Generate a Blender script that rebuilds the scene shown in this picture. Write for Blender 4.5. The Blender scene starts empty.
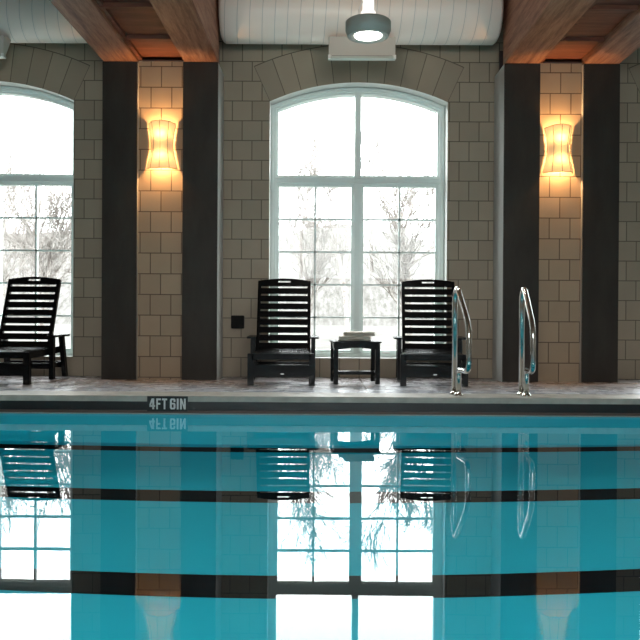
import bpy, bmesh, math, random
from mathutils import Vector, Matrix
PI = math.pi
C = bpy.context.scene.collection
sc = bpy.context.scene

# ------------------------------------------------------------------ camera
cd = bpy.data.cameras.new('camera'); cam = bpy.data.objects.new('camera', cd); C.objects.link(cam)
cd.sensor_width = 36.0; cd.lens = 36.0*750/640; cd.clip_end = 500
cd.shift_y = -.7*14/640; pitch = .3*math.atan(14/750); yaw = math.atan(2/750); roll = 0.0058
cam.matrix_world = (Matrix.Translation((0, 0, 0.889)) @ Matrix.Rotation(yaw, 4, 'Z')
                    @ Matrix.Rotation(PI/2 - pitch, 4, 'X') @ Matrix.Rotation(roll, 4, 'Z'))
sc.camera = cam

# ------------------------------------------------------------------ world, lights, exposure
W = bpy.data.worlds.new('overcast_sky'); sc.world = W; W.use_nodes = True
wn = W.node_tree; wn.nodes.clear()
wo = wn.nodes.new('ShaderNodeOutputWorld'); wb = wn.nodes.new('ShaderNodeBackground')
wb.inputs['Color'].default_value = (0.97, 0.985, 1.0, 1); wb.inputs['Strength'].default_value = 11.0
wn.links.new(wb.outputs[0], wo.inputs[0])
sc.view_settings.view_transform = 'Standard'; sc.view_settings.look = 'None'
sc.view_settings.exposure = 0.0; sc.view_settings.gamma = 1.0; sc.view_settings.use_curve_mapping = False
cy = sc.cycles
cy.use_denoising = True
cy.max_bounces = 10; cy.diffuse_bounces = 4; cy.glossy_bounces = 5; cy.transmission_bounces = 8; cy.transparent_max_bounces = 12
cy.sample_clamp_indirect = 6.0; cy.caustics_reflective = True; cy.caustics_refractive = True
cy.blur_glossy = 0.3

def area(name, loc, rot, sx, sy, power, color=(1, 1, 1), portal=False):
    l = bpy.data.lights.new(name, 'AREA'); l.shape = 'RECTANGLE'; l.size = sx; l.size_y = sy
    l.energy = power; l.color = color
    o = bpy.data.objects.new(name, l); C.objects.link(o); o.location = loc; o.rotation_euler = rot
    if portal: l.cycles.is_portal = True
    return o
WIN = (-3.755, 0.395, 4.545)
for cx in WIN:
    area('window_daylight', (cx, 8.36, 1.85), (-PI/2, 0, 0), 1.97, 3.08, 1, portal=True)
area('window_daylight', (0.4, -3.98, 2.4), (PI/2, 0, 0), 6.0, 1.6, 1, portal=True)  # portal of the window added behind the camera
# added unseen lights under water at the near wall, brightening the pool
for x in (-4.0, -1.4, 1.2, 3.8):
    area('added_pool_light', (x, 1.27, -0.62), (PI/2-.8, 0, 0), 0.9, 0.5, 46, (0.75, 0.97, 1.0))

# ------------------------------------------------------------------ material helpers
def mat(name, color=(0.5, 0.5, 0.5), rough=0.5, metal=0.0, spec=0.5, coat=0.0):
    m = bpy.data.materials.new(name); m.use_nodes = True
    b = m.node_tree.nodes['Principled BSDF']
    b.inputs['Base Color'].default_value = (*color, 1); b.inputs['Roughness'].default_value = rough
    b.inputs['Metallic'].default_value = metal; b.inputs['Specular IOR Level'].default_value = spec
    b.inputs['Coat Weight'].default_value = coat
    return m
class NT:
    def __init__(s, m): s.m = m; s.t = m.node_tree; s.b = s.t.nodes.get('Principled BSDF')
    def new(s, typ, **kw):
        n = s.t.nodes.new(typ)
        for k, v in kw.items(): setattr(n, k, v)
        return n
    def link(s, a, b): s.t.links.new(a, b)
    def sock(s, i, v):
        if hasattr(v, 'is_output'): s.link(v, i)
        else: i.default_value = v
    def math(s, op, a, b=None, c=None):
        n = s.new('ShaderNodeMath', operation=op)
        s.sock(n.inputs[0], a)
        if b is not None: s.sock(n.inputs[1], b)
        if c is not None: s.sock(n.inputs[2], c)
        return n.outputs[0]
    def coords(s):
        tc = s.new('ShaderNodeTexCoord'); sp = s.new('ShaderNodeSeparateXYZ'); s.link(tc.outputs['Object'], sp.inputs[0])
        return tc.outputs['Object'], sp.outputs[0], sp.outputs[1], sp.outputs[2]
    def noise(s, vec, scale, detail=4, rough=0.55, stretch=None):
        n = s.new('ShaderNodeTexNoise'); n.inputs['Scale'].default_value = scale
        n.inputs['Detail'].default_value = detail; n.inputs['Roughness'].default_value = rough
        if stretch:
            mp = s.new('ShaderNodeMapping'); mp.inputs['Scale'].default_value = stretch
            s.link(vec, mp.inputs['Vector']); vec = mp.outputs[0]
        s.link(vec, n.inputs['Vector']); return n.outputs['Fac']
    def ramp(s, fac, stops):
        r = s.new('ShaderNodeValToRGB'); e = r.color_ramp.elements
        while len(e) < len(stops): e.new(0.5)
        for el, (p, c) in zip(e, stops): el.position = p; el.color = (*c, 1)
        s.link(fac, r.inputs[0]); return r.outputs[0]
    def mix(s, f, a, b, mode='MIX'):
        n = s.new('ShaderNodeMix', data_type='RGBA', blend_type=mode)
        s.sock(n.inputs[0], f)
        s.sock(n.inputs[6], a if hasattr(a, 'is_output') else (*a, 1)); s.sock(n.inputs[7], b if hasattr(b, 'is_output') else (*b, 1))
        return n.outputs[2]
    def bump(s, h, strength=0.3, dist=0.01):
        n = s.new('ShaderNodeBump'); n.inputs['Strength'].default_value = strength; n.inputs['Distance'].default_value = dist
        s.link(h, n.inputs['Height']); s.link(n.outputs[0], s.b.inputs['Normal'])
    def base(s, c): s.link(c, s.b.inputs['Base Color'])

def block_material(name, base, mortar, xoff, zoff, arches):
    m = mat(name, base, 0.55, spec=0.35); t = NT(m); v, X, Y, Z = t.coords()
    P = 0.219; w = 0.022
    zr = t.math('DIVIDE', t.math('SUBTRACT', Z, zoff), P); row = t.math('FLOOR', zr); fz = t.math('SUBTRACT', zr, row)
    odd = t.math('MULTIPLY', t.math('FLOORED_MODULO', row, 2.0), 0.5)
    xr = t.math('ADD', t.math('DIVIDE', t.math('SUBTRACT', X, xoff), P), odd); col = t.math('FLOOR', xr); fx = t.math('SUBTRACT', xr, col)
    def edge(f, ww): return t.math('LESS_THAN', t.math('MINIMUM', f, t.math('SUBTRACT', 1.0, f)), ww)
    joint = t.math('MAXIMUM', edge(fz, w), edge(fx, w))
    if arches:
        dx = t.math('SUBTRACT', t.math('FLOORED_MODULO', t.math('ADD', X, 2.075-0.395), 4.15), 2.075)
        dz = t.math('SUBTRACT', Z, 1.0)
        r = t.math('SQRT', t.math('ADD', t.math('MULTIPLY', dx, dx), t.math('MULTIPLY', dz, dz)))
        ang = t.math('ARCTAN2', dx, dz); aa = t.math('ABSOLUTE', ang)
        inring = t.math('MULTIPLY', t.math('LESS_THAN', r, 2.80), t.math('MULTIPLY', t.math('GREATER_THAN', r, 2.25), t.math('LESS_THAN', aa, 0.4294)))
        k = t.math('ADD', t.math('DIVIDE', ang, 0.07807), 0.5); kf = t.math('FLOOR', k)
        rj = edge(t.math('SUBTRACT', k, kf), 0.02)
        oj = t.math('GREATER_THAN', r, 2.79)
        ej = t.math('GREATER_THAN', aa, 0.4275)
        rjoint = t.math('MAXIMUM', rj, t.math('MAXIMUM', oj, ej))
        mx = t.new('ShaderNodeMix', data_type='FLOAT'); t.sock(mx.inputs[0], inring); t.sock(mx.inputs[2], joint); t.sock(mx.inputs[3], rjoint)
        joint = mx.outputs[0]
        mx = t.new('ShaderNodeMix', data_type='FLOAT'); t.sock(mx.inputs[0], inring); t.sock(mx.inputs[2], col); t.sock(mx.inputs[3], t.math('ADD', kf, 50.0))
        col = mx.outputs[0]
        mx = t.new('ShaderNodeMix', data_type='FLOAT'); t.sock(mx.inputs[0], inring); t.sock(mx.inputs[2], row); mx.inputs[3].default_value = 77.0
        row = mx.outputs[0]
    cb = t.new('ShaderNodeCombineXYZ'); t.link(col, cb.inputs[0]); t.link(row, cb.inputs[1])
    wn_ = t.new('ShaderNodeTexWhiteNoise', noise_dimensions='3D'); t.link(cb.outputs[0], wn_.inputs['Vector'])
    shade = t.math('ADD', 0.90, t.math('MULTIPLY', wn_.outputs['Value'], 0.16))
    n1 = t.noise(v, 3.0, 5); n2 = t.noise(v, 90, 3)
    shade = t.math('MULTIPLY', shade, t.math('ADD', 0.88, t.math('MULTIPLY', n1, 0.24)))
    cc = t.new('ShaderNodeCombineXYZ')
    for i in range(3): t.link(t.math('MULTIPLY', shade, base[i]), cc.inputs[i])
    t.base(t.mix(joint, cc.outputs[0], mortar))
    t.bump(t.math('SUBTRACT', t.math('MULTIPLY', n2, 0.12), joint), 0.6, 0.004)
    return m

M = {}
M['block'] = block_material('painted_block', (0.315, 0.255, 0.188), (0.11, 0.09, 0.062), 0.219*0.9-0.0, 0.093, True)
M['niche'] = block_material('painted_block_niche', (0.33, 0.245, 0.165), (0.10, 0.065, 0.04), -1.71, 0.125, False)
M['niche_b'] = block_material('painted_block_niche_other', (0.33, 0.245, 0.165), (0.10, 0.065, 0.04), 2.505, 0.08, False)
M['reveal'] = mat('window_lit_reveal', (0.55, 0.56, 0.53), 0.5)  # reveal blocks, made paler to carry the window light on them

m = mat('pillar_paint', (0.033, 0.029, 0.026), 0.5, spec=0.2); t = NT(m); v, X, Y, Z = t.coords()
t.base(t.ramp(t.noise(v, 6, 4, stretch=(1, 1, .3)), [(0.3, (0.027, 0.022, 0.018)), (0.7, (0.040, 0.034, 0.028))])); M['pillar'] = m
M['pillar_side'] = mat('pale_pillar_side', (0.36, 0.36, 0.35), 0.45)  # paler tone for the side faces than for the front

def wood(name, c0, c1, c2, axis):
    m = mat(name, c1, 0.55, spec=0.35); t = NT(m); v, X, Y, Z = t.coords()
    st = {'Y': (9, 0.7, 9), 'X': (0.7, 9, 9)}[axis]
    a = t.noise(v, 2.2, 6, 0.65, st); b = t.noise(v, 14, 5, 0.6, {'Y': (6, 0.5, 6), 'X': (0.5, 6, 6)}[axis])
    c = t.ramp(t.math('ADD', t.math('MULTIPLY', a, 0.65), t.math('MULTIPLY', b, 0.35)), [(0.32, c0), (0.5, c1), (0.68, c2)])
    t.base(c); t.bump(b, 0.25, 0.004); return m
M['beam'] = wood('stained_timber_beam', (0.09, 0.03, 0.017), (0.25, 0.115, 0.070), (0.39, 0.215, 0.14), 'Y')
M['soffit'] = wood('dark_ceiling_boards', (0.06, 0.02, 0.012), (0.13, 0.042, 0.024), (0.21, 0.078, 0.045), 'X')
M['ceil'] = wood('ceiling_boards', (0.16, 0.08, 0.045), (0.26, 0.14, 0.08), (0.34, 0.2, 0.12), 'X')

# deck: brushed concrete, damp and reddish by the wall, window glare painted pale towards the pool
m = mat('brushed_concrete', (0.4, 0.4, 0.4), 0.4, spec=0.5); t = NT(m); v, X, Y, Z = t.coords()
n1 = t.noise(v, 1.3, 5); n2 = t.noise(v, 34, 6, 0.75, (0.45, 1.6, 1)); n3 = t.noise(v, 5, 4)
c = t.ramp(n2, [(0.34, (0.23, 0.25, 0.29)), (0.5, (0.48, 0.52, 0.58)), (0.64, (0.70, 0.75, 0.82))])
near = t.new('ShaderNodeMapRange'); t.link(t.math('ADD', Y, t.math('MULTIPLY', n1, 1.4)), near.inputs[0]); near.inputs[1].default_value = 7.5; near.inputs[2].default_value = 8.6
near.inputs[3].default_value = 0.0; near.inputs[4].default_value = 0.75
c = t.mix(near.outputs[0], c, (0.26, 0.205, 0.185))
jx = t.math('ABSOLUTE', t.math('SUBTRACT', t.math('FLOORED_MODULO', t.math('ADD', X, 2.33), 2.74), 0.0))
c = t.mix(t.math('LESS_THAN', jx, 0.012), c, (0.05, 0.045, 0.04))
t.base(c)
rg = t.new('ShaderNodeMapRange'); t.link(n3, rg.inputs[0]); rg.inputs[1].default_value = 0.3; rg.inputs[2].default_value = 0.7
rg.inputs[3].default_value = 0.14; rg.inputs[4].default_value = 0.40; t.link(rg.outputs[0], t.b.inputs['Roughness'])
t.bump(n2, 0.35, 0.004); M['deck'] = m

m = mat('coping_stone', (0.40, 0.39, 0.35), 0.5); t = NT(m); v, X, Y, Z = t.coords()
t.base(t.ramp(t.noise(v, 8, 4), [(0.3, (0.33, 0.32, 0.28)), (0.7, (0.47, 0.46, 0.41))])); M['coping'] = m
M['gutter_dark'] = mat('dark_gutter_tile', (0.012, 0.014, 0.015), 0.4)
M['gutter_brown'] = mat('brown_gutter_seal', (0.10, 0.07, 0.06), 0.5)
M['gutter_lip'] = mat('pale_gutter_lip', (0.42, 0.45, 0.44), 0.35)
m = mat('teal_pool_plaster', (0.0, 0.5, 0.6), 0.7); t = NT(m); v, X, Y, Z = t.coords()
t.base(t.ramp(t.noise(v, 0.6, 3), [(0.3, (0.001, 0.50, 0.62)), (0.7, (0.002, 0.54, 0.66))])); M['plaster'] = m
M['lane'] = mat('black_lane_tile', (0.003, 0.0035, 0.005), 0.6, spec=0.1)

# water: clear, nearly still
m = bpy.data.materials.new('still_water'); m.use_nodes = True; t = NT(m); m.node_tree.nodes.remove(t.b)
g = t.new('ShaderNodeBsdfGlass'); g.inputs['IOR'].default_value = 1.333; g.inputs['Roughness'].default_value = 0.0
v, X, Y, Z = t.coords(); bn = t.new('ShaderNodeBump'); bn.inputs['Strength'].default_value = 0.022; bn.inputs['Distance'].default_value = 0.01
t.link(t.noise(v, 1.6, 2, 0.4, (1, 1.6, 1)), bn.inputs['Height']); t.link(bn.outputs[0], g.inputs['Normal'])
t.link(g.outputs[0], m.node_tree.nodes['Material Output'].inputs[0]); M['water'] = m

# window glass
m = bpy.data.materials.new('window_glass'); m.use_nodes = True; t = NT(m); m.node_tree.nodes.remove(t.b)
tr = t.new('ShaderNodeBsdfTransparent'); gl = t.new('ShaderNodeBsdfGlossy'); gl.inputs['Roughness'].default_value = 0.0
mx = t.new('ShaderNodeMixShader'); mx.inputs[0].default_value = 0.015; tr.inputs[0].default_value = (0.97, 0.99, 0.985, 1)
t.link(tr.outputs[0], mx.inputs[1]); t.link(gl.outputs[0], mx.inputs[2]); t.link(mx.outputs[0], m.node_tree.nodes['Material Output'].inputs[0]); M['glass'] = m

M['frame'] = mat('grey_green_window_paint', (0.72, 0.80, 0.77), 0.35)
M['black_plastic'] = mat('black_recycled_plastic', (0.0025, 0.0028, 0.0035), 0.27, spec=0.22)
M['badge'] = mat('silver_badge', (0.6, 0.6, 0.6), 0.35, 0.6)
M['chrome'] = mat('polished_stainless', (0.62, 0.61, 0.58), 0.14, 1.0)
m = mat('towel_cloth', (0.74, 0.70, 0.62), 0.95, spec=0.1); t = NT(m); v, X, Y, Z = t.coords(); t.bump(t.noise(v, 260, 3), 0.6, 0.004); M['towel'] = m
M['black_plate'] = mat('black_plate', (0.007, 0.007, 0.007), 0.6, spec=0.1)
M['sign_white'] = mat('sign_white_paint', (0.72, 0.72, 0.70), 0.6)
M['sign_black'] = mat('sign_black_tile', (0.012, 0.013, 0.014), 0.3)
M['grey_metal'] = mat('grey_lamp_metal', (0.36, 0.39, 0.35), 0.5)
M['white_metal'] = mat('white_enamel', (0.80, 0.79, 0.76), 0.4)
M['taupe_metal'] = mat('taupe_diffuser_metal', (0.56, 0.52, 0.46), 0.5)
M['lip_metal'] = mat('pale_diffuser_lip', (0.50, 0.54, 0.48), 0.4)
M['steel_dark'] = mat('rusty_dark_steel', (0.05, 0.03, 0.03), 0.6)
M['bronze'] = mat('bronze_wire', (0.07, 0.035, 0.012), 0.6)

# spiral duct
m = mat('cream_duct_paint', (0.86, 0.77, 0.69), 0.38, spec=0.5); t = NT(m); v, X, Y, Z = t.coords()
an = t.math('ARCTAN2', Y, t.math('MULTIPLY', Z, -1.0))
q = t.math('DIVIDE', t.math('ADD', X, t.math('MULTIPLY', an, 0.0207*1)), 0.13); q = t.math('SUBTRACT', q, t.math('FLOOR', q))
j = t.math('LESS_THAN', q, 0.06); j2 = t.math('LESS_THAN', t.math('ABSOLUTE', t.math('SUBTRACT', q, 0.1)), 0.045)
t.base(t.mix(j, (0.86, 0.77, 0.69), (0.60, 0.56, 0.52))); t.bump(j2, 0.6, 0.005); M['duct'] = m

# lamp emission
def emis(name, color, strength):
    m = bpy.data.materials.new(name); m.use_nodes = True; t = NT(m); m.node_tree.nodes.remove(t.b)
    e = t.new('ShaderNodeEmission'); e.inputs[0].default_value = (*color, 1); e.inputs[1].default_value = strength
    t.link(e.outputs[0], m.node_tree.nodes['Material Output'].inputs[0]); return m
M['lamp_disc'] = emis('lit_lamp_lens', (1.0, 0.98, 0.92), 6)
M['uplit_white'] = emis('uplit_white_emission', (1.0, 0.96, 0.90), 1.25)  # emission stands in for lamplight falling on the white cap and stem
M['bulb'] = emis('lit_bulb', (1.0, 0.72, 0.36), 3)
# sconce shade: paper-like, translucent, glowing
m = bpy.data.materials.new('glowing_paper_shade'); m.use_nodes = True; t = NT(m); m.node_tree.nodes.remove(t.b)
td = t.new('ShaderNodeBsdfTranslucent'); td.inputs[0].default_value = (0.040, 0.034, 0.022, 1)
df = t.new('ShaderNodeBsdfDiffuse'); df.inputs[0].default_value = (0.7, 0.62, 0.48, 1)
m1 = t.new('ShaderNodeMixShader'); m1.inputs[0].default_value = 0.3; t.link(td.outputs[0], m1.inputs[1]); t.link(df.outputs[0], m1.inputs[2])
e = t.new('ShaderNodeEmission'); e.inputs[0].default_value = (1.0, 0.62, 0.28, 1); e.inputs[1].default_value = 0.50
ad = t.new('ShaderNodeAddShader'); t.link(m1.outputs[0], ad.inputs[0]); t.link(e.outputs[0], ad.inputs[1])
t.link(ad.outputs[0], m.node_tree.nodes['Material Output'].inputs[0]); M['shade'] = m
# outdoors
m = mat('meadow', (0.26, 0.25, 0.21), 0.9, spec=0.1); t = NT(m); v, X, Y, Z = t.coords()
t.base(t.ramp(t.noise(v, 1.2, 6, 0.7), [(0.35, (0.065, 0.062, 0.055)), (0.65, (0.12, 0.118, 0.11))])); M['ground'] = m
m = mat('winter_brush', (0.26, 0.25, 0.21), 0.9, spec=0.05); t = NT(m); v, X, Y, Z = t.coords()
t.base(t.ramp(t.noise(v, 1.1, 8, 0.75, (3, 1, .5)), [(0.36, (0.055, 0.052, 0.047)), (0.62, (0.13, 0.126, 0.12))])); M['bank'] = m
m = mat('pale_bark', (0.2, 0.19, 0.17), 0.85, spec=0.1); t = NT(m); v, X, Y, Z = t.coords()
t.base(t.ramp(t.noise(v, 6, 5, 0.7), [(0.35, (0.13, 0.11, 0.10)), (0.6, (0.33, 0.315, 0.295))])); M['bark'] = m

# ------------------------------------------------------------------ mesh helpers
def nb(): return bmesh.new()
def box(bm, x0, x1, y0, y1, z0, z1, mx=None):
    vs = [bm.verts.new(p) for p in ((x0,y0,z0),(x1,y0,z0),(x1,y1,z0),(x0,y1,z0),(x0,y0,z1),(x1,y0,z1),(x1,y1,z1),(x0,y1,z1))]
    for f in ((0,3,2,1),(4,5,6,7),(0,1,5,4),(1,2,6,5),(2,3,7,6),(3,0,4,7)): bm.faces.new([vs[i] for i in f])
    if mx is not None: bmesh.ops.transform(bm, matrix=mx, verts=vs)
    return vs
def prism(bm, pts, y0, y1):           # pts in (x, z), extruded along y
    a = [bm.verts.new((x, y0, z)) for x, z in pts]; b = [bm.verts.new((x, y1, z)) for x, z in pts]
    n = len(pts); bm.faces.new(a); bm.faces.new(b[::-1])
    for i in range(n): bm.faces.new((a[i], b[i], b[(i+1) % n], a[(i+1) % n]))
    return a + b
def prism_x(bm, pts, x0, x1):         # pts in (y, z), extruded along x
    a = [bm.verts.new((x0, y, z)) for y, z in pts]; b = [bm.verts.new((x1, y, z)) for y, z in pts]
    n = len(pts); bm.faces.new(a); bm.faces.new(b[::-1])
    for i in range(n): bm.faces.new((a[i], b[i], b[(i+1) % n], a[(i+1) % n]))
    return a + b
def ring(bm, outer, inner, y0, y1, closed=True):
    n = len(outer)
    ao = [bm.verts.new((x, y0, z)) for x, z in outer]; ai = [bm.verts.new((x, y0, z)) for x, z in inner]
    bo = [bm.verts.new((x, y1, z)) for x, z in outer]; bi = [bm.verts.new((x, y1, z)) for x, z in inner]
    for i in range(n if closed else n-1):
        j = (i+1) % n
        bm.faces.new((ao[i], ao[j], ai[j], ai[i])); bm.faces.new((bo[i], bi[i], bi[j], bo[j]))
        bm.faces.new((ao[i], bo[i], bo[j], ao[j])); bm.faces.new((ai[i], ai[j], bi[j], bi[i]))
    if not closed:
        for i in (0, n-1): bm.faces.new((ao[i], ai[i], bi[i], bo[i]))
def lathe(bm, prof, seg=32, c=(0, 0, 0), closed=False):
    rows = []
    for r, z in prof:
        if r < 1e-6: rows.append([bm.verts.new((c[0], c[1], c[2]+z))])
        else: rows.append([bm.verts.new((c[0]+r*math.cos(2*PI*k/seg), c[1]+r*math.sin(2*PI*k/seg), c[2]+z)) for k in range(seg)])
    for a, b in zip(rows, rows[1:]):
        for k in range(seg):
            l = (k+1) % seg
            if len(a) == 1: bm.faces.new((a[0], b[k], b[l]))
            elif len(b) == 1: bm.faces.new((a[k], a[l], b[0]))
            else: bm.faces.new((a[k], a[l], b[l], b[k]))
def tube(bm, pts, r, seg=10, cap=True):
    pts = [Vector(p) for p in pts]; rs = r if isinstance(r, (list, tuple)) else [r]*len(pts)
    prev = None; rows = []
    for i, p in enumerate(pts):
        d = (pts[min(i+1, len(pts)-1)] - pts[max(i-1, 0)]).normalized()
        if prev is None: u = d.orthogonal().normalized()
        else:
            u = prev - d*prev.dot(d)
            u = u.normalized() if u.length > 1e-6 else d.orthogonal().normalized()
        prev = u; w = d.cross(u)
        rows.append([bm.verts.new(p + (u*math.cos(2*PI*k/seg) + w*math.sin(2*PI*k/seg))*rs[i]) for k in range(seg)])
    for a, b in zip(rows, rows[1:]):
        for k in range(seg): bm.faces.new((a[k], a[(k+1) % seg], b[(k+1) % seg], b[k]))
    if cap: bm.faces.new(rows[0][::-1]); bm.faces.new(rows[-1])
def fillet(pts, rad, n=8):
    pts = [Vector(p) for p in pts]; out = [pts[0]]
    for i in range(1, len(pts)-1):
        r_ = rad[i-1] if isinstance(rad, (list, tuple)) else rad
        p = pts[i]; a = (pts[i-1]-p); b = (pts[i+1]-p); da = min(r_, a.length*.49); db = min(r_, b.length*.49)
        s = p + a.normalized()*da; e = p + b.normalized()*db
        for k in range(n+1):
            u = k/n; out.append(s*(1-u)**2 + p*2*u*(1-u) + e*u*u)
    out.append(pts[-1]); return out
def obj(name, bm, m, parent=None, bevel=0, smooth=False, loc=None):
    bmesh.ops.recalc_face_normals(bm, faces=bm.faces[:])
    if bevel:
        es = [e for e in bm.edges if len(e.link_faces) == 2 and e.calc_face_angle(0) > 0.5]
        bmesh.ops.bevel(bm, geom=es, offset=bevel, segments=2, affect='EDGES', clamp_overlap=True)
    me = bpy.data.meshes.new(name); bm.to_mesh(me); bm.free()
    ms = m if isinstance(m, list) else [m]
    for q in ms: me.materials.append(M[q])
    if smooth:
        for p in me.polygons: p.use_smooth = True
    o = bpy.data.objects.new(name, me); C.objects.link(o)
    if parent is not None: o.parent = parent
    if loc: o.location = loc
    return o
def struct(name, bm, m, **k):
    o = obj(name, bm, m, **k); o['kind'] = 'structure'; return o
def thing(name, label, cat, loc=(0, 0, 0), rz=0, group=None):
    o = bpy.data.objects.new(name, None); C.objects.link(o); o.empty_display_size = 0.1
    o.location = loc; o.rotation_euler = (0, 0, rz); return tag(o, label, cat, group)
def tag(o, label, cat, group=None):
    o['label'] = label; o['category'] = cat
    if group: o['group'] = group
    return o
def dup(o, parent=None, loc=None, rz=None, label=None):
    c = o.copy(); C.objects.link(c)
    if parent is not None: c.parent = parent
    if loc is not None: c.location = loc
    if rz is not None: c.rotation_euler = (0, 0, rz)
    if label: c['label'] = label
    for ch in list(o.children): dup(ch, c)
    return c

# ------------------------------------------------------------------ room shell
X0, X1, YF, YB = -6.1, 6.9, 8.333, -4.0
HW, SP, CR, SILL = 0.987, 3.156, 3.371, 0.311
RAD = (HW**2 + (CR-SP)**2) / (2*(CR-SP)); ZC = CR - RAD
def arc(cx, rad, hw, n=28):
    a = math.asin(hw/rad); return [(cx + rad*math.sin(-a + 2*a*i/n), ZC + rad*math.cos(-a + 2*a*i/n)) for i in range(n+1)]
TOP = 4.4
bm = nb()
edges = [X0]
for cx in WIN: edges += [cx-HW, cx+HW]
edges.append(min(X1, 20))
for i in range(0, len(edges), 2): box(bm, edges[i], edges[i+1], YF, 8.75, 0.0, TOP)
for cx in WIN:
    box(bm, cx-HW, cx+HW, YF, 8.75, 0.0, SILL)
    A = arc(cx, RAD, HW)
    for (xa, za), (xb, zb) in zip(A, A[1:]): prism(bm, [(xa, za), (xb, zb), (xb, TOP), (xa, TOP)], YF, 8.75)
bmesh.ops.remove_doubles(bm, verts=bm.verts[:], dist=1e-5)
me_wall = struct('wall_far', bm, ['block', 'reveal'])
for p in me_wall.data.polygons:                      # reveals inside the window openings, window light put into their colour
    c, n = p.center, p.normal
    if YF < c.y < 8.749 and abs(n.y) < 0.3 and any(abs(c.x-cx) <= HW+1e-3 for cx in WIN) and 0.3 < c.z < 3.4: p.material_index = 1
bm = nb(); box(bm, X0-.25, X0, YB, 8.75, -1.4, TOP); struct('wall_left', bm, 'block')
bm = nb(); box(bm, X1, X1+.25, YB, 8.75, -1.4, TOP); struct('wall_right', bm, 'block')
bm = nb()
box(bm, X0, X1, YB-.3, YB, 0, 1.6); box(bm, X0, X1, YB-.3, YB, 3.2, TOP)
box(bm, X0, -2.6, YB-.3, YB, 1.6, 3.2); box(bm, 3.4, X1, YB-.3, YB, 1.6, 3.2)
struct('wall_near', bm, 'block')
bm = nb()
ring(bm, [(-2.6, 1.6), (3.4, 1.6), (3.4, 3.2), (-2.6, 3.2)], [(-2.52, 1.68), (3.32, 1.68), (3.32, 3.12), (-2.52, 3.12)], YB-.2, YB-.1)
for x in (-.6, 1.4): box(bm, x-.04, x+.04, YB-.2, YB-.1, 1.68, 3.12)
w = struct('window_4', bm, 'frame')  # unseen window added behind the camera to bring light into the room
bm = nb(); box(bm, -2.52, 3.32, YB-.155, YB-.15, 1.68, 3.12); obj('window_glass', bm, 'glass', w)
bm = nb(); box(bm, X0-.3, X1+.3, YB-.3, 8.8, TOP, TOP+.15); struct('ceiling', bm, 'ceil')

# pool deck (falls gently from the pool to the far wall)
PX0, PX1, PN, PE = -5.0, 5.8, 1.2, 6.28
WL = -.019   # still water level
bm = nb()
prism_x(bm, [(PE+.02, -1.4), (PE+.02, .1280), (8.34, .094), (8.34, -1.4)], X0, X1)
box(bm, X0, PX0, PN, PE+.02, -1.4, .128); box(bm, PX1, X1, PN, PE+.02, -1.4, .128); box(bm, X0, X1, YB, PN, -1.4, .128)
struct('floor', bm, 'deck')
bm = nb(); box(bm, PX0, PX1, PE-.012, PE+.30, .081, .1292); struct('pool_coping', bm, 'coping', bevel=.006)
bm = nb(); box(bm, PX0, PX1, PE+.012, PE+.02, .006, .081)
g = struct('pool_gutter', bm, 'gutter_dark')
bm = nb(); box(bm, PX0, PX1, PE-.004, PE+.02, -.015, .006); obj('gutter_seal', bm, 'gutter_brown', g)
bm = nb(); box(bm, PX0, PX1, PE-.02, PE+.02, -.06, -.017); obj('gutter_lip', bm, 'gutter_lip', g, bevel=.003)
# basin
BZ = -1.3
bm = nb()
for f in (((PX0,PN,BZ),(PX1,PN,BZ),(PX1,PE,BZ),(PX0,PE,BZ)), ((PX0,PE,BZ),(PX1,PE,BZ),(PX1,PE,WL),(PX0,PE,WL)),
          ((PX0,PN,BZ),(PX0,PN,.15),(PX1,PN,.15),(PX1,PN,BZ)), ((PX0,PN,BZ),(PX0,PE,BZ),(PX0,PE,.1),(PX0,PN,.1)), ((PX1,PN,BZ),(PX1,PN,.1),(PX1,PE,.1),(PX1,PE,BZ))):
    bm.faces.new([bm.verts.new(p) for p in f])
basin = struct('pool_basin', bm, 'plaster')
for ya, yb in ((6.03, 6.18), (4.80, 5.02), (3.57, 3.79)):
    bm = nb(); sh = .010
    pq = [(PX0+.01, ya+sh*PX0), (PX1-.01, ya+sh*PX1), (PX1-.01, yb+sh*PX1), (PX0+.01, yb+sh*PX0)]
    lo = [bm.verts.new((x, y, BZ+.0005)) for x, y in pq]; hi = [bm.verts.new((x, y, BZ+.004)) for x, y in pq]
    bm.faces.new(lo); bm.faces.new(hi)
    for q in range(4): bm.faces.new((lo[q], lo[(q+1) % 4], hi[(q+1) % 4], hi[q]))
    obj('lane_stripe', bm, 'lane', basin)
for x in (-4.0, -1.4, 1.2, 3.8):
    bm = nb(); ring(bm, [(x-.5, -.9), (x+.5, -.9), (x+.5, -.34), (x-.5, -.34)], [(x-.46, -.87), (x+.46, -.87), (x+.46, -.37), (x-.46, -.37)], PN+.001, PN+.06)
    obj('added_light_surround', bm, 'chrome', basin)  # surrounds made up for the added pool lights, out of view
bm = nb()
bm.faces.new([bm.verts.new(p) for p in ((PX0, PN, WL), (PX1, PN, WL), (PX1, PE-.019, WL), (PX0, PE-.019, WL))])
struct('pool_water', bm, 'water')

# pillars and niches
PIL = ((-2.320, -1.950), (-1.474, -1.103), (1.897, 2.276), (2.727, 3.112))
for a, b in PIL:
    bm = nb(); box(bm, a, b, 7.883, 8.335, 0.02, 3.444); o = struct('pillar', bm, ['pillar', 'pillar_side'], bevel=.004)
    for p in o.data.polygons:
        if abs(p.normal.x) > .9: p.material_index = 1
bm = nb(); box(bm, -1.951, -1.473, 7.935, 8.335, 0.02, 3.47); struct('niche_wall', bm, 'niche')
bm = nb(); box(bm, 2.275, 2.728, 7.935, 8.335, 0.02, 3.47); struct('niche_wall', bm, 'niche_b')

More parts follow.
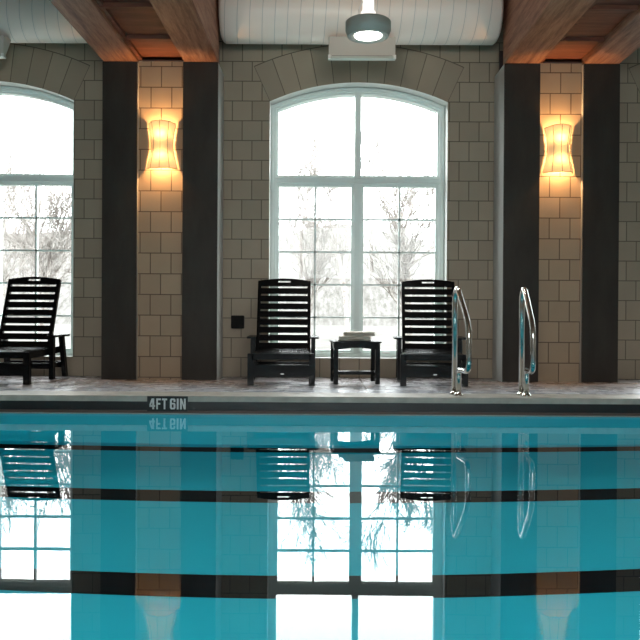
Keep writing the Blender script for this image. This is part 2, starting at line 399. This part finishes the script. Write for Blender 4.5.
# timber beams and the boarded soffits between each pair
for a, b in PIL:
    bm = nb(); box(bm, a+.004, b-.004, YB, 7.965, 3.446, 4.30); struct('ceiling_beam', bm, 'beam', bevel=.008)
    bm = nb()
    box(bm, a+.05, b-.05, 7.97, 8.33, 3.444, 3.462); box(bm, a+.10, a+.118, 7.97, 8.33, 3.46, 3.66); box(bm, b-.118, b-.10, 7.97, 8.33, 3.46, 3.66)
    box(bm, a+.05, b-.05, 8.31, 8.33, 3.46, 3.72)
    for bx in (a+.085, b-.100):
        for by in (8.05, 8.2): box(bm, bx, bx+.015, by, by+.03, 3.54, 3.57)
    struct('beam_bracket', bm, 'steel_dark')
for a, b in ((-1.946, -1.478), (2.280, 2.723)):
    bm = nb(); box(bm, a, b, YB, 8.33, 3.51, 3.55); s = struct('soffit', bm, 'soffit')
    for k in range(9):
        y = 7.33 - .775*k
        bm = nb(); box(bm, a, b, y-.05, y, 3.47, 3.509); obj('batten', bm, 'soffit', s, bevel=.004)
    bm = nb(); box(bm, a, a+.035, YB, 7.93, 3.475, 3.509); obj('edge_strip', bm, 'soffit', s)
    bm = nb(); box(bm, a+.036, b, 7.925, 7.934, 3.462, 3.476); obj('niche_cap', bm, 'steel_dark', s)

# arched windows
def make_window(n, cx):
    y0, y1 = 8.52, 8.66
    bm = nb()
    out = [(cx+HW, SILL), ] ; inn = [(cx+HW-.062, SILL+.07)]
    A = arc(cx, RAD, HW)[::-1]; B = arc(cx, RAD-.055, HW-.062)[::-1]
    out = [(cx-HW, SILL), (cx+HW, SILL)] + A; inn = [(cx-HW+.062, SILL+.045), (cx+HW-.062, SILL+.045)] + B
    ring(bm, out, inn, y0, y1)
    A2 = arc(cx, RAD-.054, HW-.061)[::-1]; B2 = arc(cx, RAD-.075, HW-.082)[::-1]
    ring(bm, [(cx-HW+.061, 2.34), (cx+HW-.061, 2.34)] + A2, [(cx-HW+.082, 2.375), (cx+HW-.082, 2.375)] + B2, y0+.025, y1)
    box(bm, cx-.033, cx+.037, y0+.005, y1, SILL+.03, CR-.05)
    box(bm, cx-HW+.05, cx+HW-.05, y0+.008, y1, 2.285, 2.355)
    box(bm, cx-HW-.0, cx+HW, y0-.045, y1, SILL, SILL+.038)
    A3 = arc(cx, RAD-.012, HW-.014)[::-1]; B3 = arc(cx, RAD-.030, HW-.034)[::-1]
    ring(bm, [(cx-HW+.014, SILL+.045), (cx+HW-.014, SILL+.045)] + A3, [(cx-HW+.034, SILL+.05), (cx+HW-.034, SILL+.05)] + B3, y0-.018, y0+.001)
    for zz in (2.292, 2.340): box(bm, cx-HW+.05, cx+HW-.05, y0-.010, y0+.010, zz-.006, zz+.006)
    for xx in (cx-.026, cx+.030): box(bm, xx-.006, xx+.006, y0-.010, y0+.007, SILL+.05, CR-.06)
    w = struct(f'window_{n}', bm, 'frame')
    for xa, xb in ((cx-HW+.058, cx-.030), (cx+.034, cx+HW-.058)):
        bm = nb(); s = .038; za, zb = SILL+.036, 2.288
        ring(bm, [(xa, za), (xb, za), (xb, zb), (xa, zb)], [(xa+s, za+s+.003), (xb-s, za+s+.003), (xb-s, zb-s), (xa+s, zb-s)], y0+.03, y1-.02)
        xm = (xa+xb)/2; box(bm, xm-.011, xm+.011, y0+.045, y1-.05, za+s, zb-s)
        for k in range(1, 5):
            z = za+s+.003 + (zb-za-2*s-.003)*k/5; box(bm, xa+s, xb-s, y0+.045, y1-.05, z-.010, z+.010)
        ring(bm, [(xa+.004, za+.004), (xb-.004, za+.004), (xb-.004, zb-.004), (xa+.004, zb-.004)], [(xa+.018, za+.018), (xb-.018, za+.018), (xb-.018, zb-.018), (xa+.018, zb-.018)], y0+.016, y0+.031)
        obj('sash', bm, 'frame', w)
    bm = nb(); box(bm, xa+.26, xa+.34, y0-.03, y0+.028, SILL+.045, SILL+.06); box(bm, xa-.62, xa-.54, y0-.03, y0+.028, SILL+.045, SILL+.06)
    obj('window_latch', bm, 'white_metal', w)
    bm = nb(); prism(bm, [(cx-HW+.03, SILL+.03), (cx+HW-.03, SILL+.03)] + arc(cx, RAD-.03, HW-.03)[::-1], y1-.045, y1-.040)
    obj('window_glass', bm, 'glass', w)
for i, cx in enumerate(WIN): make_window(i+1, cx)

# ------------------------------------------------------------------ ducts, diffusers, pendant
def duct(x0, x1, label):
    root = thing('air_duct', label, 'duct', ((x0+x1)/2, 7.985, 3.985), group='round ducts along the far wall')
    L = (x1-x0)/2; seg = 64; r = .300
    bm = nb()
    prof = [(-L, r-.05), (-L+.015, r-.02), (-L+.04, r)] + [(-L+.04+(2*L-.08)*k/10, r) for k in range(1, 10)] + [(L-.04, r), (L-.015, r-.02), (L, r-.05)]
    rows = [[bm.verts.new((x, rr*math.cos(2*PI*k/seg), rr*math.sin(2*PI*k/seg))) for k in range(seg)] for x, rr in prof]
    for a, b in zip(rows, rows[1:]):
        for k in range(seg): bm.faces.new((a[k], a[(k+1) % seg], b[(k+1) % seg], b[k]))
    bm.faces.new(rows[0]); bm.faces.new(rows[-1][::-1])
    obj('duct_body', bm, 'duct', root, smooth=True)
    for xx in (-L+.45, L-.45):
        bm = nb(); box(bm, xx-.012, xx+.012, -.004, .004, .296, .41); obj('hanger', bm, 'steel_dark', root)
duct(-1.085, 1.850, 'cream round duct over the central arched window, between the two pairs of beams')
duct(-6.05, -2.335, 'cream round duct over the left arched window, passing behind the leftmost beam')
def diffuser(cx, label):
    r = thing('air_diffuser', label, 'vent', (cx, 7.74, 3.440), group='slot diffusers under the ducts')
    bm = nb(); prism_x(bm, [(0, .026), (.06, .026), (.20, .238), (.16, .246), (0, .226)], -.343, .343); obj('diffuser_body', bm, 'taupe_metal', r, bevel=.003)
    bm = nb(); box(bm, -.348, .348, -.012, .066, .0, .024); obj('slot_rail', bm, 'lip_metal', r, bevel=.002)
    bm = nb(); box(bm, -.31, .31, -.004, .05, .0235, .029); obj('slot', bm, 'black_plate', r)
    for xx in (-.350, .324):
        bm = nb(); box(bm, xx, xx+.026, -.018, .0, -.003, .034); obj('end_clip', bm, 'white_metal', r)
diffuser(.397, 'taupe rectangular slot diffuser hanging below the duct over the central window')
diffuser(-3.645, 'taupe slot diffuser at the left edge of the photo, under the left duct')

pl = thing('pendant_lamp', 'round grey pendant lamp with lit disc and white stem, hanging above the pool edge', 'lamp', (.385, 6.5, 3.215))
bm = nb(); lathe(bm, [(.125, .012), (.150, .0), (.176, .004), (.196, .055), (.196, .128), (.185, .136), (0, .137)], 48); obj('housing', bm, 'grey_metal', pl, smooth=False)
for p in pl.children[0].data.polygons: p.use_smooth = abs(p.normal.z) < .2
bm = nb(); lathe(bm, [(.150, .0), (.128, .030), (0, .031)], 48); obj('reflector', bm, 'grey_metal', pl, smooth=True)
bm = nb(); lathe(bm, [(0, -.002), (.118, .008), (.120, .016), (0, .018)], 48); obj('lens', bm, 'lamp_disc', pl, smooth=True)
bm = nb(); lathe(bm, [(.066, .136), (.070, .18), (.064, .215), (.052, .226), (0, .227)], 32); obj('cap', bm, 'uplit_white', pl, smooth=True)
bm = nb(); lathe(bm, [(.050, .222), (.050, 1.18), (0, 1.2)], 24); obj('stem', bm, 'uplit_white', pl, smooth=True)
bm = nb(); tube(bm, fillet([(-.045, -.02, .30), (-.078, -.02, .25), (-.088, -.02, .136)], .03), .005, 8); obj('cable', bm, 'white_metal', pl, smooth=True)
l = bpy.data.lights.new('pendant_light', 'SPOT'); l.energy = 55; l.spot_size = 2.2; l.spot_blend = .6; l.shadow_soft_size = .11; l.color = (1, .96, .9)
o = bpy.data.objects.new('pendant_light', l); C.objects.link(o); o.parent = pl; o.location = (0, 0, -.02)
l = bpy.data.lights.new('pendant_uplight', 'POINT'); l.energy = 11; l.shadow_soft_size = .04; l.color = (1, .86, .70)
o = bpy.data.objects.new('pendant_uplight', l); C.objects.link(o); o.parent = pl; o.location = (.0, .10, .36)

# ------------------------------------------------------------------ wall sconces
def sconce(cx, zb, label):
    r = thing('wall_sconce', label, 'lamp', (cx, 7.935, zb), group='hourglass wall sconces in the niches')
    H = .475
    # plan: half hexagon, four vertical ribs; width swings like an hourglass
    def width(u): return .142 + .016*(1-u) + (-.036)*math.sin(PI*min(1, max(0, u)))**1.4
    plan = [(-1, 0), (-.62, -.80), (.0, -1.0), (.62, -.80), (1, 0)]
    n = 20; rows = []
    bm = nb()
    for i in range(n+1):
        u = i/n; w = width(u); row = []
        for (a, b), (a2, b2) in zip(plan, plan[1:]):
            for k in range(4):
                q = k/4; px, py = a+(a2-a)*q, b+(b2-b)*q; row.append((px, py))
        row.append(plan[-1])
        sag = [0.012*math.cos(p[0]*PI/2)*(1 if u > .5 else -1)*abs(2*u-1)**3 for p in row]
        rows.append([bm.verts.new((px*w, -.012+py*w*.92, u*H+s_)) for (px, py), s_ in zip(row, sag)])
    for a, b in zip(rows, rows[1:]):
        for k in range(len(a)-1): bm.faces.new((a[k], a[k+1], b[k+1], b[k]))
    obj('lamp_shade', bm, 'shade', r, smooth=True)
    for px, py in plan:
        bm = nb(); tube(bm, [(px*width(i/n)*1.01, -.013+py*width(i/n)*.93, i/n*H + .012*math.cos(px*PI/2)*(1 if i > n/2 else -1)*abs(2*i/n-1)**3) for i in range(n+1)], .0026, 6)
        obj('rib', bm, 'bronze', r)
    for i, u in ((0, 0), (n, 1)):
        bm = nb(); w = width(u)
        tube(bm, [(px*w, -.012+py*w*.92, u*H + .012*math.cos(px*PI/2)*(1 if u > .5 else -1)) for px, py in [(-1, 0), (-.62, -.8), (-.31, -.9), (0, -1), (.31, -.9), (.62, -.8), (1, 0)]], .0028, 6); obj('rim', bm, 'bronze', r)
    bm = nb(); box(bm, -.05, .05, -.012, -.001, .1, .38); obj('back_plate', bm, 'bronze', r, bevel=.003)
    for z in (.17, .31):
        for sx in (-.035, .035):
            bm = nb(); lathe(bm, [(0, -.028), (.012, -.022), (.02, 0), (.012, .022), (0, .028)], 12, (sx, -.07, z)); obj('bulb', bm, 'bulb', r, smooth=True)
        L = bpy.data.lights.new('sconce_light', 'POINT'); L.energy = 32; L.color = (1, .54, .21); L.shadow_soft_size = .03
        o = bpy.data.objects.new('sconce_light', L); C.objects.link(o); o.parent = r; o.location = (0, -.075, z + (.05 if z > .2 else -.05))
sconce(-1.697, 2.325, 'lit hourglass wall sconce in the left niche, between the left pair of pillars')
sconce(2.480, 2.305, 'lit hourglass wall sconce in the right niche, behind the pool handrails')

# small black box on the wall
bm = nb(); box(bm, -.073, .073, -.035, -.001, 0, .145)
k = obj('wall_box', bm, 'black_plate', loc=(-.934, 8.333, .634), bevel=.006); tag(k, 'small square black box on the block wall left of the chair', 'wall box')

# ------------------------------------------------------------------ depth marker
sg = thing('depth_marker', 'black tile marker reading 4FT6IN on the pool edge', 'sign', (-1.286, 6.267, .001))
bm = nb(); box(bm, -.170, .170, -.012, .0, 0, .1265); obj('marker_tile', bm, 'sign_black', sg, bevel=.002)
# condensed bold capitals and figures, drawn in a cell 1 wide and 2 high
def glyph(bm, ch, x, w, h):
    S = .34; T = .19*2
    def P(*polys):
        for pl_ in polys: prism(bm, [(x + a*w, b*h/2) for a, b in pl_], -.0015, 0)
    def R_(a0, a1, b0, b1): return [(a0, b0), (a1, b0), (a1, b1), (a0, b1)]
    if ch == '4': P(R_(.50, .84, 0, 2), R_(0, 1, .42, .78), [(0, .42), (.30, .78), (.66, 2), (.50, 2), (.38, 2), (0, .80)])
    if ch == 'F': P(R_(0, S, 0, 2), R_(S, 1, 1.68, 2), R_(S, .86, .86, 1.18))
    if ch == 'T': P(R_(.33, .67, 0, 1.68), R_(0, 1, 1.68, 2))
    if ch == 'I': P(R_(0, 1, 0, 2))
    if ch == 'N': P(R_(0, .32, 0, 2), R_(.68, 1, 0, 2), [(.32, 1.25), (.68, 0), (.68, .75), (.32, 2)])
    if ch == '6':
        P([(0, .25), (.18, 0), (.34, 0), (.34, 2), (.18, 2), (0, 1.75)], R_(.34, .66, 0, .30), R_(.34, .66, .92, 1.20), R_(.34, .66, 1.70, 2),
          [(.66, 0), (.82, 0), (1, .25), (1, .98), (.84, 1.20), (.66, 1.20)], [(.66, 1.38), (1, 1.38), (1, 1.75), (.82, 2), (.66, 2)])
bm = nb(); x = -.151
for ch, w_, gap in (('4', .052, .011), ('F', .042, .010), ('T', .046, .026), ('6', .050, .012), ('I', .0165, .013), ('N', .052, 0)):
    glyph(bm, ch, x, w_*.92, .090); x += (w_ + gap)*.92
o = obj('lettering', bm, 'sign_white', sg, loc=(0, -.0122, .018)); o['label'] = 'white letters 4FT6IN'

# ------------------------------------------------------------------ deck furniture
def make_chair(label):
    t = thing('deck_chair', label, 'chair', group='black slatted deck chairs in front of the windows')
    for s in (-1, 1):
        bm = nb(); box(bm, *(sorted((s*.328, s*.268))), -.50, -.44, 0, .315); obj('leg', bm, 'black_plastic', t, bevel=.004)
        bm = nb(); box(bm, *(sorted((s*.336, s*.292))), .035, .105, 0, .440); obj('leg', bm, 'black_plastic', t, bevel=.004)
        bm = nb(); prism_x(bm, [(.375, 0), (.445, 0), (.345, .44), (.275, .44)], s*.336, s*.292); obj('leg', bm, 'black_plastic', t, bevel=.004)
        bm = nb(); prism_x(bm, [(-.03, .440), (.40, .440), (.40, .462), (.0, .462), (-.03, .458)], s*.278, s*.376); obj('armrest', bm, 'black_plastic', t, bevel=.006)
        bm = nb(); prism_x(bm, [(-.50, .250), (-.50, .318), (-.1, .318), (.34, .335), (.34, .265), (-.1, .250)], s*.291, s*.266); obj('side_rail', bm, 'black_plastic', t, bevel=.004)
        bm = nb(); box(bm, *sorted((s*.291, s*.270)), .05, .40, .115, .165); obj('stretcher', bm, 'black_plastic', t, bevel=.003)
    bm = nb(); box(bm, -.266, .266, -.497, -.472, .256, .312); obj('seat_apron', bm, 'black_plastic', t, bevel=.004)
    bm = nb(); box(bm, -.268, .268, -.487, -.462, .088, .203); ap = obj('front_board', bm, 'black_plastic', t, bevel=.004)
    bm = nb(); lathe(bm, [(0, -.003), (.012, -.003), (.013, 0), (0, 0)], 20)
    bmesh.ops.transform(bm, matrix=Matrix.Translation((.01, -.4875, .118)) @ Matrix.Diagonal((1.5, 1, .5, 1)) @ Matrix.Rotation(-PI/2, 4, 'X'), verts=bm.verts[:])
    b = obj('badge', bm, 'badge', ap); b['label'] = 'small oval silver badge'
    bm = nb(); box(bm, -.292, .292, .385, .41, .10, .17); obj('stretcher', bm, 'black_plastic', t, bevel=.003)
    bm = nb(); box(bm, -.292, .292, .045, .07, .11, .17); obj('stretcher', bm, 'black_plastic', t, bevel=.003)
    for yy in (-.30, -.10):
        bm = nb(); box(bm, -.266, .266, yy, yy+.03, .258, .302); obj('seat_support', bm, 'black_plastic', t, bevel=.003)
    prof = [(-.510, .300, .314), (-.44, .314, .314), (-.36, .314, .308), (-.28, .308, .304), (-.20, .304, .305), (-.12, .305, .312), (-.04, .312, .323), (.04, .323, .336)]
    for i, (y, z, z2) in enumerate(prof):
        bm = nb(); prism_x(bm, [(y+.004, z), (y+.076, z2), (y+.076, z2+.018), (y+.004, z+.018)], -.268, .268); obj('seat_slat', bm, 'black_plastic', t, bevel=.003)
    # reclined back
    lean = math.radians(20); R = Matrix.Translation((0, .065, .315)) @ Matrix.Rotation(-lean, 4, 'X')
    Lb = .822
    for s in (-1, 1):
        bm = nb(); box(bm, *sorted((s*.284, s*.250)), .002, .052, -.05, Lb-.035, R); obj('back_post', bm, 'black_plastic', t, bevel=.004)
    p = .0880; sl = .0640; z = .022
    for k in range(8):
        bm = nb(); box(bm, -.252, .252, .004, .024, z + k*p, z + k*p + sl, R); obj('back_slat', bm, 'black_plastic', t, bevel=.003)
    # crest rail with hand slot
    z0 = z + 8*p; w = .252
    crest = [(w - 2*w*i/16, Lb-.012 + .022*math.cos((w - 2*w*i/16)/w*PI/2) - .02) for i in range(17)]
    hx, h0, h1 = .066, z0+.040, z0+.062
    bm = nb()
    q = [prism(bm, [(-w, z0), (w, z0), (w, h0), (-w, h0)], .004, .024), prism(bm, [(-w, h0), (-hx, h0), (-hx, h1), (-w, h1)], .004, .024), prism(bm, [(hx, h0), (w, h0), (w, h1), (hx, h1)], .004, .024),
         prism(bm, [(-w, h1), (w, h1)] + crest, .004, .024)]
    bmesh.ops.transform(bm, matrix=R, verts=bm.verts[:])
    obj('crest_rail', bm, 'black_plastic', t)
    return t
c1 = make_chair('black slatted deck chair left of the small side table')
c1.location = (-.402, 7.775, .108); c1.rotation_euler = (0, 0, math.radians(1))
dup(c1, loc=(1.125, 7.79, .108), rz=math.radians(-3.5), label='black slatted deck chair right of the side table, partly behind a handrail')
dup(c1, loc=(-3.115, 7.72, .110), rz=math.radians(-3.3), label='black slatted deck chair in front of the left window, cut by the photo edge')

tb = thing('side_table', 'small black side table holding folded towels, between two deck chairs', 'table', (.336, 7.60, .112), math.radians(5))
tw, td_ = .232, .165
for sx in (-1, 1):
    for sy in (-1, 1):
        bm = nb(); box(bm, *sorted((sx*tw, sx*(tw-.046))), *sorted((sy*td_, sy*(td_-.04))), 0, .408); obj('leg', bm, 'black_plastic', tb, bevel=.004)
for k in range(5):
    y = -.182 + k*.0735
    bm = nb(); box(bm, -.243, .243, y, y+.070, .410, .428); obj('top_slat', bm, 'black_plastic', tb, bevel=.003)
for sy in (-1, 1):
    bm = nb(); a = [(-.186 + .372*i/14, .345 + .018*math.sin(PI*i/14)) for i in range(15)]
    prism(bm, a + [(.186, .408), (-.186, .408)], *sorted((sy*(td_-.006), sy*(td_-.028)))); obj('apron', bm, 'black_plastic', tb)
for sx in (-1, 1):
    bm = nb(); box(bm, *sorted((sx*(tw-.010), sx*(tw-.030))), -.124, .124, .345, .408); obj('apron', bm, 'black_plastic', tb, bevel=.002)
    bm = nb(); box(bm, *sorted((sx*(tw-.010), sx*(tw-.032))), -.124, .124, .085, .125); obj('stretcher', bm, 'black_plastic', tb, bevel=.002)
bm = nb(); box(bm, -.199, .199, -.03, .05, .085, .120); obj('stretcher', bm, 'black_plastic', tb, bevel=.003)

def towel(name, label, loc, rz, w, d, h, seed):
    rnd = random.Random(seed); bm = nb(); L = 3; th = h/L
    for k in range(L):                       # layers of folded cloth, each a soft rounded slab
        nx, ny = 14, 10; z0 = k*th*.96
        def P(i, j, top):
            u = i/nx*2-1; v = j/ny*2-1
            e = min(1, (1-abs(u))*w/2/(th*.5)) ; e = math.sqrt(max(0, 1-(1-e)**2)); f = min(1, (1-abs(v))*d/2/(th*.5)); f = math.sqrt(max(0, 1-(1-f)**2))
            q = e*f; wob = .0025*math.sin(u*5+seed+k)*math.cos(v*4+k)
            return (u*w/2*(1-.02*k) + .002*k, v*d/2, z0 + th*.5 + (th*.5*q if top else -th*.5*q) + (wob if (top or k) else 0))
        tp = [[bm.verts.new(P(i, j, True)) for j in range(ny+1)] for i in range(nx+1)]
        bt = [[bm.verts.new(P(i, j, False)) for j in range(ny+1)] for i in range(nx+1)]
        for i in range(nx):
            for j in range(ny):
                bm.faces.new((tp[i][j], tp[i+1][j], tp[i+1][j+1], tp[i][j+1])); bm.faces.new((bt[i][j], bt[i][j+1], bt[i+1][j+1], bt[i+1][j]))
        for i in range(nx):
            bm.faces.new((tp[i][0], bt[i][0], bt[i+1][0], tp[i+1][0])); bm.faces.new((tp[i][ny], tp[i+1][ny], bt[i+1][ny], bt[i][ny]))
        for j in range(ny):
            bm.faces.new((tp[0][j], tp[0][j+1], bt[0][j+1], bt[0][j])); bm.faces.new((tp[nx][j], bt[nx][j], bt[nx][j+1], tp[nx][j+1]))
    o = obj(name, bm, 'towel', smooth=True, loc=loc); o.rotation_euler = (0, 0, rz); return tag(o, label, 'towel', 'folded towels on the side table')
towel('folded_towel', 'lower folded cream towel lying on the side table', (.330, 7.58, .542), math.radians(2), .335, .23, .046, 1)
towel('folded_towel', 'upper folded cream towel, stacked on the other towel', (.374, 7.59, .589), math.radians(6), .320, .21, .043, 2)

# ------------------------------------------------------------------ pool handrails
def rail(xt, xs, xo, label):
    r = thing('pool_handrail', label, 'handrail', (xt*1.0236, 6.505, .1290), group='stainless pool handrails')
    pts = [(0, 0, 0), (0, 0, .885), (xo*.2, -.10, .885), (xo, -.34, .585), (xo, -.34, .235), (xs+.002, -.10, .235), (xs, -.085, .19), (xs, -.085, 0)]
    pts = [(0, 0, 0), (0, -.0, .862), (xo*.2, -.06, .928), (xo*.35, -.12, .862), (xo, -.33, .60), (xo, -.34, .225), (xs, -.085, .225), (xs, -.085, 0)]
    bm = nb(); tube(bm, fillet(pts, [.09, .05, .09, .10, .09, .05], 10), .0235, 20); obj('rail_tube', bm, 'chrome', r, smooth=True)
    for x, y in ((0, 0), (xs, -.085)):
        bm = nb(); lathe(bm, [(.0238, .028), (.028, .026), (.040, .008), (.044, 0), (.0238, 0)], 28, (x, y, 0)); obj('base_collar', bm, 'chrome', r, smooth=True)
rail(1.126, .020, .058, 'stainless pool handrail standing in front of the right deck chair')
rail(1.693, .019, .004, 'stainless pool handrail in front of the dark pillar')

# ------------------------------------------------------------------ outdoors
bm = nb(); box(bm, -70, 70, 8.76, 120, -.6, -.3); struct('ground', bm, 'ground')
bm = nb(); rnd = random.Random(5); nx = 90
def hz(i, k): return [-.4, 3.4, 5.6, 7.0][k]*(1 + .10*math.sin(i*.31) + .06*math.sin(i*.83+1) + .05*rnd.random()) if k else -.4
rows = [[bm.verts.new((-70+140*i/nx, 46+k*7, hz(i, k))) for i in range(nx+1)] for k in range(4)]
for a, b in zip(rows, rows[1:]):
    for i in range(nx): bm.faces.new((a[i], a[i+1], b[i+1], b[i]))
struct('wooded_bank', bm, 'bank', smooth=True)
def tree(x, y, h, r, seed, lean, label, depth=6):
    rnd = random.Random(seed); bm = nb(); queue = [(Vector((0, 0, 0)), Vector((lean, 0, 1)).normalized(), h*.62, r, 0)]
    while queue and len(bm.verts) < 60000:
        p, d, length, rad, lvl = queue.pop(0)
        n = 7 if lvl == 0 else 4; pts = [p]; rs = [rad]; dd = d.copy()
        for i in range(n):
            dd = (dd + Vector((rnd.uniform(-1, 1), rnd.uniform(-1, 1), rnd.uniform(-.5, .7)))*(.10 if lvl == 0 else .26)).normalized()
            pts.append(pts[-1] + dd*length/n); rs.append(max(.0045, rad*(1-(.6 if lvl == 0 else .5)*(i+1)/n)))
        tube(bm, pts, rs, 7 if lvl == 0 else (4 if lvl < 3 else 3), cap=False)
        if lvl >= depth: continue
        for i in range(2 if lvl == 0 else 1, n+1):
            for _ in range(2 if (i == n or rnd.random() < .4) else 1):
                ax = Vector((rnd.uniform(-1, 1), rnd.uniform(-1, 1), rnd.uniform(-1, 1))).normalized()
                nd = (Matrix.Rotation(rnd.uniform(.4, 1.0), 3, ax) @ (pts[i]-pts[i-1]).normalized() + Vector((0, 0, .2))).normalized()
                queue.append((pts[i], nd, length*rnd.uniform(.42, .66)*(1 if lvl else .85), max(rs[i]*.62, .0085), lvl+1))
    o = obj('bare_tree', bm, 'bark', smooth=True, loc=(x, y, -.32)); tag(o, label, 'tree', 'bare trees beyond the windows')
T = [(1.75, 15.5, 4.5, .10, 11, .06, 'bare pale tree behind the right half of the central window', 4),
     (-.35, 19, 4.6, .07, 23, -.03, 'thin bare tree behind the left half of the central window', 4),
     (4.6, 22, 5.8, .11, 31, .0, 'bare tree beyond the right edge of the central window', 4),
     (-8.9, 20, 4.9, .10, 41, .05, 'bare pale tree behind the left window', 4),
     (-6.1, 16.0, 3.9, .06, 53, .05, 'slender bare tree behind the right side of the left window', 4),
     (1.0, 29, 6.8, .10, 67, .02, 'distant bare tree seen behind the central mullion', 4),
     (-3.6, 27, 6.0, .08, 83, .05, 'far bare tree behind the chair left of the table', 4),
     (-10.9, 29, 6.5, .09, 97, -.05, 'far bare tree behind the deck chair at the left edge', 4)]
for a in T: tree(*a[:7], depth=a[7])
